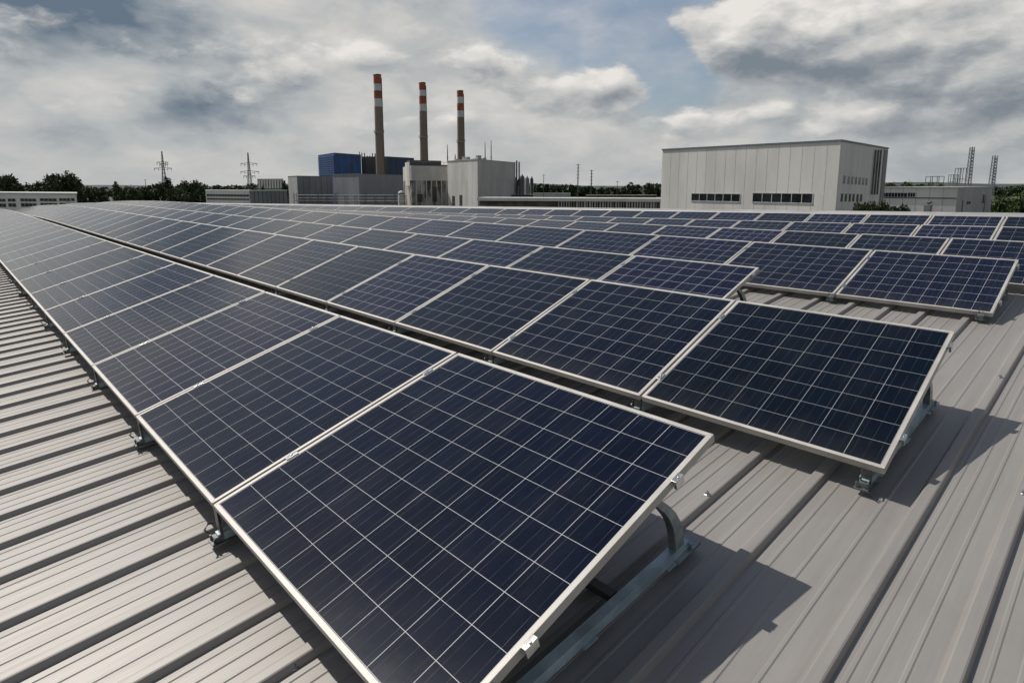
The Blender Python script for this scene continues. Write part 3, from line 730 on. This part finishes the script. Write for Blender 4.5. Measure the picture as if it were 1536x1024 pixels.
def box_building(name, label, faces, ztop, mats, depth=None, D=None, seams=(0, 0), trim=True, zb=ZG, cat='building', tz=.15, smat=None):
    """faces: [(x, D), (x, D), (x, D)] = visible corners left, middle, right"""
    pts = [at(x, d_) for x, d_ in faces]
    if len(pts) == 3: a, b, c = pts; plan = [a, b, c, a + (c - b)]
    else: plan = [pts[0], pts[1]] + [at(x, d_ + depth) for x, d_ in reversed(faces)]
    o = thing(name, label, cat, (plan[1].x, plan[1].y, zb))
    off = Matrix.Translation((-plan[1].x, -plan[1].y, -zb))
    walls = [Wall(plan[0], plan[1])] + ([Wall(plan[1], plan[2])] if len(pts) == 3 else [])
    ml = list(mats) + [M_SEAM if smat is None else smat]
    m = MB(); m.prism(plan, zb, ztop)
    if len(mats) > 1 and len(pts) == 3: m.mi[3] = 1    # second face takes the second colour listed
    for wl, n in zip(walls, seams):
        if n: wl.seams(m, n, zb, ztop - .1, len(mats), .16)
    ob = m.obj('wall', ml, o); ob.data.transform(off)
    if trim:
        cen = sum(plan, Vector((0, 0))) / 4
        big_ = [cen + (p - cen) * 1.012 for p in plan]
        m = MB(); m.prism(big_, ztop - .05, ztop + tz); ob = m.obj('roof', M_GREYF if trim is True else trim, o); ob.data.transform(off)
    return o, walls, off
def add(o, off, m, nm, mt, **kw):
    ob = m.obj(nm, mt, o, **kw); ob.data.transform(off); return ob
def fix(o, off, before):
    for ob in set(bpy.data.objects) - before:
        if ob.parent == o or (ob.parent and ob.parent.parent == o): ob.data.transform(off)
def lattice(m, p, zb, zt, w0, w1, n, r=.05):
    pts = []
    for i in range(n + 1):
        f = i / n; z = zb + (zt - zb) * f; w_ = (w0 + (w1 - w0) * f) / 2
        pts.append([Vector((p.x + sx * w_, p.y + sy * w_, z)) for sx, sy in ((-1, -1), (1, -1), (1, 1), (-1, 1))])
    for k in range(4): m.tube([q[k] for q in pts], r, 4)
    for i in range(n):
        for k in range(4):
            m.tube([pts[i][k], pts[i + 1][(k + 1) % 4]], r * .7, 3, cap=False); m.tube([pts[i][k], pts[i][(k + 1) % 4]], r * .6, 3, cap=False)
            if n < 16: m.tube([pts[i][(k + 1) % 4], pts[i + 1][k]], r * .7, 3, cap=False)

# ------------------------------------------------------------------ low white building on the right
def low_white():
    z = hz(281.5, 122)
    o, wl, off = box_building('office_block', 'low white flat-roofed building right of the big cream hall', [(1318, 126), (1437.5, 118), (1490, 142)], z, [M_CREAM, M_GREYL], seams=(6, 3), trim=M_WHITES)
    before = set(bpy.data.objects); f, s = wl
    f.window(o, 1320, 1362, 289.5, 295.5, 9, .08); f.window(o, 1363.5, 1374, 289.5, 295.5, 3, .08)
    m = MB(); t0 = f.tx(1322)[0]; f.box(m, t0, f.L, hz(297.5, 122), hz(296.2, 122), -.02, .12); m.obj('ledge', M_DARKST, o)
    for x, ya, yb in ((1447, 300, 316), (1480, 294, 316)):
        t, k = s.tx(x); m = MB(); s.box(m, t - .35, t + .35, ZG, hz(ya, k), -.02, .12); m.obj('door', M_GREYF, o)
    s.window(o, 1453, 1459, 302, 306.5, 2, .08); s.window(o, 1476, 1478.5, 292, 305, 1, .08)
    fix(o, off, before)
    # ventilation unit by the wall
    t, k = f.tx(1396); p = f.p(t, 0, 1.0); zz = hz(316, k); uo = thing('ventilation_unit', 'small grey ventilation unit standing against the low white building', 'machine', (p[0], p[1], zz - 2))
    m = MB(); m.box(-.75, .75, -.55, .55, 0, 3.2); add(uo, Matrix.Identity(4), m, 'casing', M_GREYF, bevel=.05)
    m = MB(); m.tube([(0, 0, 3.2), (0, 0, 3.5), (.5, -.3, 3.75)], .28, 8); add(uo, Matrix.Identity(4), m, 'duct', M_STEEL)
    for x, yt, yb, wpx, D, lab in ((1452, 220.5, 279, 7.0, 150, 'taller grey lattice mast behind the low white building'), (1487.5, 233.5, 279, 7.5, 152, 'shorter grey lattice mast at the right end of the low white building')):
        p = at(x, D); t = thing('lattice_mast', lab, 'mast', (p.x, p.y, ZG), 'lattice masts behind the low white building')
        m = MB(); zt = hz(yt, D) - ZG; lattice(m, Vector((0, 0)), 0, zt, pxm(wpx + 1.5, D), pxm(wpx - 1.8, D), 22, .05); m.obj('lattice', M_GREYM, t)
        m = MB(); m.tube([(0, 0, 0), (.1, 0, zt - 1.2), (.1, 0, zt)], .16, 6)
        for i in range(9): zq = zt * (.62 + .04 * i); m.box(-.28, .28, -.45, -.1, zq, zq + .38)
        m.obj('antenna', M_GREYM, t)
    for x0, x1, yt, D, lab in ((1395, 1415, 264.5, 135, 'thin steel frame on the roof, left of the lattice masts'), (1438, 1447, 252, 140, 'tall narrow steel frame left of the taller lattice mast'), (1429, 1436, 262, 141, 'short steel frame left of the tall narrow frame')):
        zb = hz(282.5, D) ; a, b = at(x0, D), at(x1, D); t = thing('steel_frame', lab, 'steel frame', (a.x, a.y, zb), 'steel frames by the lattice masts')
        e = b - a; H = hz(yt, D) - zb; m = MB(); n = Vector((-e.y, e.x)).normalized() * 1.6
        for q in (0, .5, 1):
            for s_ in (0, 1):
                p = e * q + n * s_; m.tube([(p.x, p.y, -1.5), (p.x, p.y, H)], .07, 5)
        for zf in (.45, .98):
            m.tube([(0, 0, H * zf), (e.x, e.y, H * zf)], .06, 5); m.tube([(n.x, n.y, H * zf), (e.x + n.x, e.y + n.y, H * zf)], .06, 5)
        m.obj('frame', M_STEEL, t)
low_white()

# ------------------------------------------------------------------ chimneys
def chimney(x, ytop, wtop, wbase, yband, ycol, yref, label, D):
    p = at(x, D); t = thing('chimney', label, 'chimney', (p.x, p.y, ZG), 'chimneys of the power plant')
    H = hz(ytop, D) - ZG; r1 = pxm(wtop, D) / 2; r0 = pxm(wbase, D) / 2
    zr = hz(yref, D) - ZG
    rad = lambda z: r1 + (r0 - r1) * max(0, (H - z) / (H - zr))
    zs = [H] + [hz(y, D) - ZG for y in yband]
    m = MB(); m.tube([(0, 0, z) for z in (0, zs[-1] * .5, zs[-1])], [rad(0), rad(zs[-1] * .5), rad(zs[-1])], 28); m.obj('shaft', M_CHIM, t, smooth_=True)
    for i in range(len(zs) - 1):
        za, zb = zs[i + 1], zs[i]; m = MB(); m.tube([(0, 0, za), (0, 0, zb)], [rad(za) * 1.004, rad(zb) * 1.004], 28)
        m.obj('orange_band' if i % 2 == 0 else 'white_band', M_ORANGE if i % 2 == 0 else M_CWHITE, t, smooth_=True)
    m = MB(); m.tube([(0, 0, H), (0, 0, H + .25), (0, 0, H + .5)], [r1 * 1.06, r1 * 1.06, r1 * .95], 28); m.obj('rim', M_DARKST, t)
    zc = hz(ycol, D) - ZG; m = MB(); rc = rad(zc)
    m.tube([(0, 0, zc), (0, 0, zc + .35)], rc * 1.22, 28)
    for j in range(20):
        a = j * .314; m.tube([(rc * 1.2 * math.cos(a), rc * 1.2 * math.sin(a), zc + .3), (rc * 1.2 * math.cos(a), rc * 1.2 * math.sin(a), zc + 1.3)], .05, 4)
    m.obj('gallery', M_GREYL, t)
    m = MB(); side = c_right; lx, ly = side.x * rad(H * .6) * 1.08, side.y * rad(H * .6) * 1.08
    m.tube([(side.x * rad(8) * 1.05, side.y * rad(8) * 1.05, 8), (side.x * r1 * 1.08, side.y * r1 * 1.08, H - 1)], .16, 5); m.obj('ladder', M_STEEL, t)
chimney(571.3, 113.5, 11.2, 12.6, (126.5, 136.5, 148.5, 160.5), 199.5, 262, 'left and tallest striped chimney, rising behind the slate grey building', 285)
chimney(636.8, 125.5, 9.8, 11.4, (135.5, 144.5, 156.5, 167), 207, 247, 'middle striped chimney, rising behind the round-cornered concrete building', 300)
chimney(692, 137.5, 9.4, 10.6, (146, 155.5, 166.5, 176), 213.5, 242, 'right and shortest striped chimney, behind the pale box building', 310)

# ------------------------------------------------------------------ power plant
def plant():
    # slate grey building
    z = hz(261.5, 235)
    o, wl, off = box_building('plant_building', 'slate grey clad plant building under the tallest chimney', [(500, 245), (538.5, 232), (608, 262)], z, [M_LAV, M_LAV], seams=(5, 7), trim=M_LAV, smat=M_GREYF)
    # dark grey one on its left
    z = hz(264.3, 250)
    o, wl, off = box_building('plant_building', 'dark grey clad plant building at the left end of the power plant', [(432.5, 262), (446, 248), (499, 262)], z, [M_GREYL, M_GREYF], seams=(3, 6), trim=M_GREYF, smat=M_DARKST)
    # blue building with louvres and the dark boiler house behind
    z = hz(230, 290)
    o, wl, off = box_building('blue_building', 'blue clad boiler building with a louvred end, left of the tallest chimney', [(479.5, 312), (503.5, 288), (543, 306)], z, [M_BLUE, M_BLUE], seams=(0, 4), trim=M_BLUE, smat=M_TRIM)
    m = MB(); f = wl[0]; zt = z - .6; zb_ = hz(262, 290); n = 9
    for i in range(n): q = zb_ + (zt - zb_) * i / n; f.box(m, .3, f.L - .3, q, q + (zt - zb_) / n * .55, -.02, .35)
    add(o, off, m, 'louvre', M_BLUE)
    z = hz(235.5, 318)
    o, wl, off = box_building('boiler_house', 'dark weathered boiler house behind the tallest chimney', [(543.5, 318), (583, 316), (622, 334)], z, [M_DKBOIL, M_BLUED], seams=(6, 5), trim=M_DARKST, smat=M_STEEL)
    m = MB(); rng = random.Random(2)
    for i in range(9):
        q = wl[0].a + wl[0].e * (wl[0].L * (.1 + .1 * i)); m.tube([(q.x, q.y + 2, z), (q.x, q.y + 2, z + rng.uniform(.5, 2.2))], .25, 6)
    q = at(541, 318); m.tube([(q.x, q.y, z - 2), (q.x, q.y, z + 2.6)], .2, 6)
    add(o, off, m, 'roof_vent', M_DARKST)
    # round-cornered concrete building
    D = 230; a, b, c = at(607.5, 245), at(620, 228), at(672, 236)
    plan = []; e0 = a; e2 = c
    for i in range(9):
        t = i / 8; q = (a + (at(607.5, 229) - a) * t) if i == 0 else None
        plan.append(a * (1 - t) ** 2 + at(609, 228) * 2 * t * (1 - t) + b * t ** 2)
    plan.append(c); back = c + (a - b) * 1.0; plan += [back, a + (a - b) * .2]
    z = hz(248.5, 228); zl = hz(271, 228)
    o = thing('concrete_building', 'stained concrete building with a rounded corner under the middle chimney', 'building', (b.x, b.y, ZG)); off = Matrix.Translation((-b.x, -b.y, -ZG))
    m = MB(); m.prism(plan, ZG, zl); add(o, off, m, 'lower_wall', M_CONC)
    cen = sum(plan, Vector((0, 0))) / len(plan); bigp = [cen + (p - cen) * 1.015 for p in plan]
    m = MB(); m.prism(bigp, zl + .01, z); add(o, off, m, 'upper_wall', M_CONCL)
    w2 = Wall(b, c); m = MB()
    for i in range(7): t = w2.L * (.06 + .145 * i); w2.box(m, t, t + .45, ZG, zl - .05, -.02, .3)
    add(o, off, m, 'pier', M_CONCL)
    m = MB(); w2.box(m, 0, w2.L, z, z + .5, -.2, .1); w2.box(m, w2.L * .05, w2.L * .95, z + .5, z + 2.2, -7, -4); add(o, off, m, 'parapet', M_DARKST)
    m = MB()
    for i in range(11): p = w2.p(w2.L * i / 10, 0, -.2); m.tube([(p[0], p[1], z), (p[0], p[1], z + 1.5)], .07, 4)
    m.tube([w2.p(0, z + 1.5, -.2), w2.p(w2.L, z + 1.5, -.2)], .07, 4); add(o, off, m, 'railing', M_STEEL)
    m = MB(); q = plan[2]; m.prism([cen + (p - cen) * 1.03 for p in (plan[2], plan[4], plan[6])] + [cen + (plan[4] - cen) * .9], zl - 2, z + 1.4); add(o, off, m, 'stair_tower', M_CONCL)
    for x, y0, y1 in ((629, 291, 303), (651, 280, 303)):
        t, k = w2.tx(x); m = MB(); w2.box(m, t - 1, t + 1, hz(y1, k), hz(y0, k), -.02, .34); add(o, off, m, 'door', M_DARKST)
    # pale box building
    z = hz(239.6, 215)
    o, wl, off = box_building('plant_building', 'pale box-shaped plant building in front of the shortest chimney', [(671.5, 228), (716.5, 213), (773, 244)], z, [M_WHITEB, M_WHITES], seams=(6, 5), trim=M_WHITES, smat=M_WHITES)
    f, s = wl; before = set(bpy.data.objects)
    s.window(o, 749.5, 755.5, 271.5, 281.5, 1, .25); s.window(o, 758, 766.5, 271.8, 279.6, 1, .25)
    for x, y0 in ((680, 294), (691, 292.5)):
        t, k = f.tx(x); m = MB(); f.box(m, t - .8, t + .8, ZG, hz(y0, k), -.02, .12); m.obj('door', M_DARKST, o)
    t0, t1 = s.tx(744.5)[0], s.tx(772)[0]; m = MB(); s.box(m, t0, s.L + .4, hz(296, 235), hz(265, 235), -.02, .05); m.obj('annex_panel', M_WHITES, o)
    for x, y0 in ((773.3, 241), (777, 243)):
        t, k = s.tx(x); m = MB(); m.tube([s.p(t, hz(300, k), .5), s.p(t, hz(y0, k), .5)], .32, 7); m.obj('flue_pipe', M_STEEL, o)
    rng = random.Random(8); m = MB()
    for i in range(7):
        p = f.p(f.L * (.1 + .12 * i), 0, -3 - 2 * (i % 3)); m.box(p[0] - .8, p[0] + .8, p[1] - .6, p[1] + .6, z, z + rng.uniform(.6, 1.6))
    m.obj('roof_unit', M_GREYL, o)
    fix(o, off, before)
    for x, y, D, lab in ((672, 217, 236, 'thin mast at the left corner of the pale box building'), (737, 210.5, 238, 'tallest thin mast on the pale box building'), (728, 213, 240, 'faint thin mast left of the tallest roof mast'), (683.5, 231, 236, 'short stub mast left of the shortest chimney')):
        p = at(x, D); zb = hz(241, D); m = MB(); m.tube([(0, 0, -1), (0, 0, (hz(y, D) - zb) * .6), (0, 0, hz(y, D) - zb)], [.24, .17, .1], 6)
        m.tube([(-.5, 0, 1.2), (.5, 0, 1.2)], .07, 4); t = thing('roof_mast', lab, 'mast', (p.x, p.y, zb), 'masts on the power plant roofs', data=m.mesh('roof_mast', M_STEEL))
    # silos and pipework at the right end of the plant
    for i, (x, y, wpx, D, mt) in enumerate(((783, 263.5, 8, 246, M_STEEL), (790.5, 266, 7, 250, M_GREYF), (797.5, 266.5, 5, 252, M_DARKST), (779, 268, 6, 243, M_DARKST))):
        p = at(x, D); r_ = pxm(wpx, D) / 2; H = hz(y, D) - ZG
        t = thing('silo', ('wide dark silo right of the pale box building', 'second silo from the pale box building', 'outermost narrow silo at the right end of the plant', 'short dark silo touching the pale box building')[i], 'silo', (p.x, p.y, ZG), 'silos at the right end of the power plant')
        m = MB(); m.tube([(0, 0, 0), (0, 0, H - .8), (0, 0, H)], [r_, r_, r_ * .55], 16); m.obj('tank', mt, t, smooth_=True)
        m = MB(); m.tube([(r_ * 1.15, 0, 0), (r_ * 1.15, 0, H - 1.5), (0, 0, H + .6)], .2, 6); m.tube([(-r_ * 1.1, -.3, 0), (-r_ * 1.1, -.3, H - 3)], .15, 6); m.obj('pipe', M_GREYL, t)
    p = at(601.5, 222); t = thing('storage_tank', 'small pale domed tank left of the stained concrete building', 'tank', (p.x, p.y, ZG)); r_ = pxm(10, 222) / 2; H = hz(286, 222) - ZG
    m = MB(); m.tube([(0, 0, 0), (0, 0, H - 1), (0, 0, H - .4), (0, 0, H)], [r_, r_, r_ * .8, r_ * .2], 18); m.obj('tank', M_CONCL, t, smooth_=True)
    m = MB(); m.tube([(0, 0, H - 1.3), (0, 0, H - 1.0)], r_ * 1.06, 18); m.obj('rim', M_STEEL, t)
    # pipe rack in front of the two grey buildings
    for x0, x1, D, lab in ((440, 500, 226, 'steel pipe rack in front of the dark grey plant building'), (502, 606, 216, 'long steel pipe rack in front of the slate grey plant building')):
        a, b = at(x0, D), at(x1, D - 3); t = thing('pipe_rack', lab, 'pipe rack', (a.x, a.y, ZG), 'pipe racks before the power plant'); e = b - a; H = hz(292.5, D) - ZG; n = e.length; e.normalize(); nn = Vector((-e.y, e.x)) * 2
        m = MB(); k = int(n / 3.2)
        for i in range(k + 1):
            for s_ in (0, 1): q = e * (n * i / k) + nn * s_; m.tube([(q.x, q.y, 0), (q.x, q.y, H + (.8 if i % 3 == 0 else 0))], .13, 5)
        m.obj('post', M_STEEL, t)
        m = MB()
        for zz, r_ in ((H, .16), (H - 1.1, .12), (H - 2.1, .17)): m.tube([(0, 0, zz), (e.x * n, e.y * n, zz)], r_, 6)
        m.obj('pipe', M_GREYL, t)
    # long low shed with a white fascia
    a, b = at(716, 190), at(992, 176)
    o = thing('low_shed', 'long low shed with a bright white fascia between the plant and the cream hall', 'building', (a.x, a.y, ZG)); off = Matrix.Translation((-a.x, -a.y, -ZG)); wl = Wall(a, b)
    m = MB(); wl.box(m, 0, wl.L, hz(302, 183), hz(297, 183), -9, .3); add(o, off, m, 'roof', M_PIPE)
    m = MB(); wl.box(m, .3, wl.L - .3, ZG, hz(302, 183) - .01, -8.5, -1.2); add(o, off, m, 'wall', M_BROWN)
    m = MB(); rng = random.Random(3)
    for i in range(38): t = wl.L * (.46 + .53 * i / 38); wl.box(m, t, t + rng.uniform(.1, .5), ZG, hz(302, 183) - .02, -.6, -.2)
    add(o, off, m, 'column', M_WHITES)
    for x0, x1, y0, y1, D, lab, mt in ((800, 856, 290.5, 293.6, 330, 'distant pale flat roofed shed before the far wood', M_WHITES), (880, 985, 293.5, 295.6, 260, 'distant low shed with a reddish brown roof', M_BROWN), (716, 800, 292.5, 295, 240, 'dark low flat shed behind the white fascia', M_DARKST)):
        box_building('distant_shed', lab, [(x0, D), (x1, D)], hz(y0, D), [mt], depth=14, trim=M_GREYF if mt is not M_BROWN else M_BROWN, smat=mt, seams=(8, 0))
plant()

# ------------------------------------------------------------------ buildings on the left
def left_side():
    z = hz(291, 118)
    o, wl, off = box_building('office_block', 'white two-storey block with window bands at the left edge', [(-60, 126), (113, 112)], z, [M_CREAM], depth=16, trim=M_WHITES, tz=.25)
    before = set(bpy.data.objects); f = wl[0]
    for (ya, yb) in ((298.2, 302.2), (305.2, 310.2)):
        for x0, x1, n in ((-48, -24, 4), (-18, 5.5, 4), (9, 20.5, 2), (28, 51.5, 4), (57.5, 82.5, 4), (86.5, 103, 3), (104.5, 109.5, 1)): f.window(o, x0, x1, ya - .006 * x0, yb - .008 * x0, n, .07)
    fix(o, off, before)
    z = hz(286.5, 172)
    o, wl, off = box_building('office_block', 'white flat block with two dark window bands, left of the second pylon', [(307.5, 176), (373.5, 168)], z, [M_CREAM], depth=10, trim=M_PIPE, tz=.2)
    before = set(bpy.data.objects); wl[0].window(o, 309, 372.5, 291.8, 294.4, 14, .1); wl[0].window(o, 309, 372.5, 297.8, 299.6, 14, .1); fix(o, off, before)
    o, wl, off = box_building('grey_shed', 'plain dark grey shed right of the white flat block', [(374, 166), (430, 172)], hz(286.5, 168), [M_GREYF], depth=9, seams=(9, 0), trim=M_GREYF, smat=M_DARKST)
    o, wl, off = box_building('beige_block', 'beige block with tall wall ribs behind the grey shed', [(386.5, 238), (425, 232)], hz(268.8, 235), [M_BEIGE], depth=12, trim=M_BEIGE, smat=M_BROWN)
    m = MB(); f = wl[0]
    for i in range(9): t = f.L * (.05 + .105 * i); f.box(m, t, t + .9, hz(283, 235), hz(270.5, 235), -.02, .25)
    add(o, off, m, 'pilaster', M_PIPE)
    m = MB(); f.box(m, .3, f.L - .3, hz(284.5, 235), hz(271, 235), -.02, .06); add(o, off, m, 'window_wall', M_BROWN)
    for x, yt, wpx, D, arms, lab in ((247, 227, 9, 262, ((243.5, 9, 8), (252.5, 14, 13), (246.5, 5, 7)), 'left lattice power pylon rising out of the trees'), (375, 229, 8, 262, ((245.5, 12, 13), (257.5, 13, 15), (264, 9, 9)), 'right lattice power pylon behind the white flat block')):
        p = at(x, D); t = thing('power_pylon', lab, 'pylon', (p.x, p.y, ZG), 'power pylons on the left'); H = hz(yt, D) - ZG
        m = MB(); lattice(m, Vector((0, 0)), 0, H * .72, pxm(wpx * 1.2, D), pxm(2.6, D), 12, .075); lattice(m, Vector((0, 0)), H * .72, H, pxm(2.6, D), .25, 6, .07); m.obj('tower', M_DARKST, t)
        for ya, la, ra in arms:
            zz = hz(ya, D) - ZG; m = MB()
            l_, r_ = c_right * -pxm(la, D), c_right * pxm(ra, D)
            m.tube([(l_.x, l_.y, zz), (0, 0, zz + .35), (r_.x, r_.y, zz)], .10, 5); m.tube([(l_.x, l_.y, zz), (0, 0, zz - .7), (r_.x, r_.y, zz)], .06, 5)
            for q in (l_ * .95, l_ * .5, r_ * .5, r_ * .95): m.tube([(q.x, q.y, zz - 1.1), (q.x, q.y, zz)], .09, 5)
            m.obj('crossarm', M_DARKST, t)
    for x, yt, D, nm, lab in ((866.8, 246, 300, 'utility_pole', 'taller utility pole left of the big cream hall'), (887, 255, 305, 'utility_pole', 'shorter utility pole left of the big cream hall'), (815.5, 262, 310, 'utility_pole', 'thin pole just right of the silos'), (926, 272, 330, 'utility_pole', 'smallest pole on the horizon beside the cream hall'), (218.5, 269, 330, 'utility_pole', 'thin pole above the trees left of the first pylon')):
        p = at(x, D); H = hz(yt, D) - ZG; t = thing(nm, lab, 'pole', (p.x, p.y, ZG), 'utility poles on the horizon')
        big_ = yt < 260
        m = MB(); m.tube([(0, 0, 0), (0, 0, H)], [.34 if big_ else .2, .22 if big_ else .12], 7); m.obj('post', M_DARKST, t)
        m = MB()
        for k in range(5 if big_ else 1): zz = H * .98 - k * 1.6; q = c_right * (.75 if k else .95); m.tube([(-q.x, -q.y, zz), (q.x, q.y, zz)], .09, 4)
        m.obj('crossarm', M_DARKST, t)
left_side()
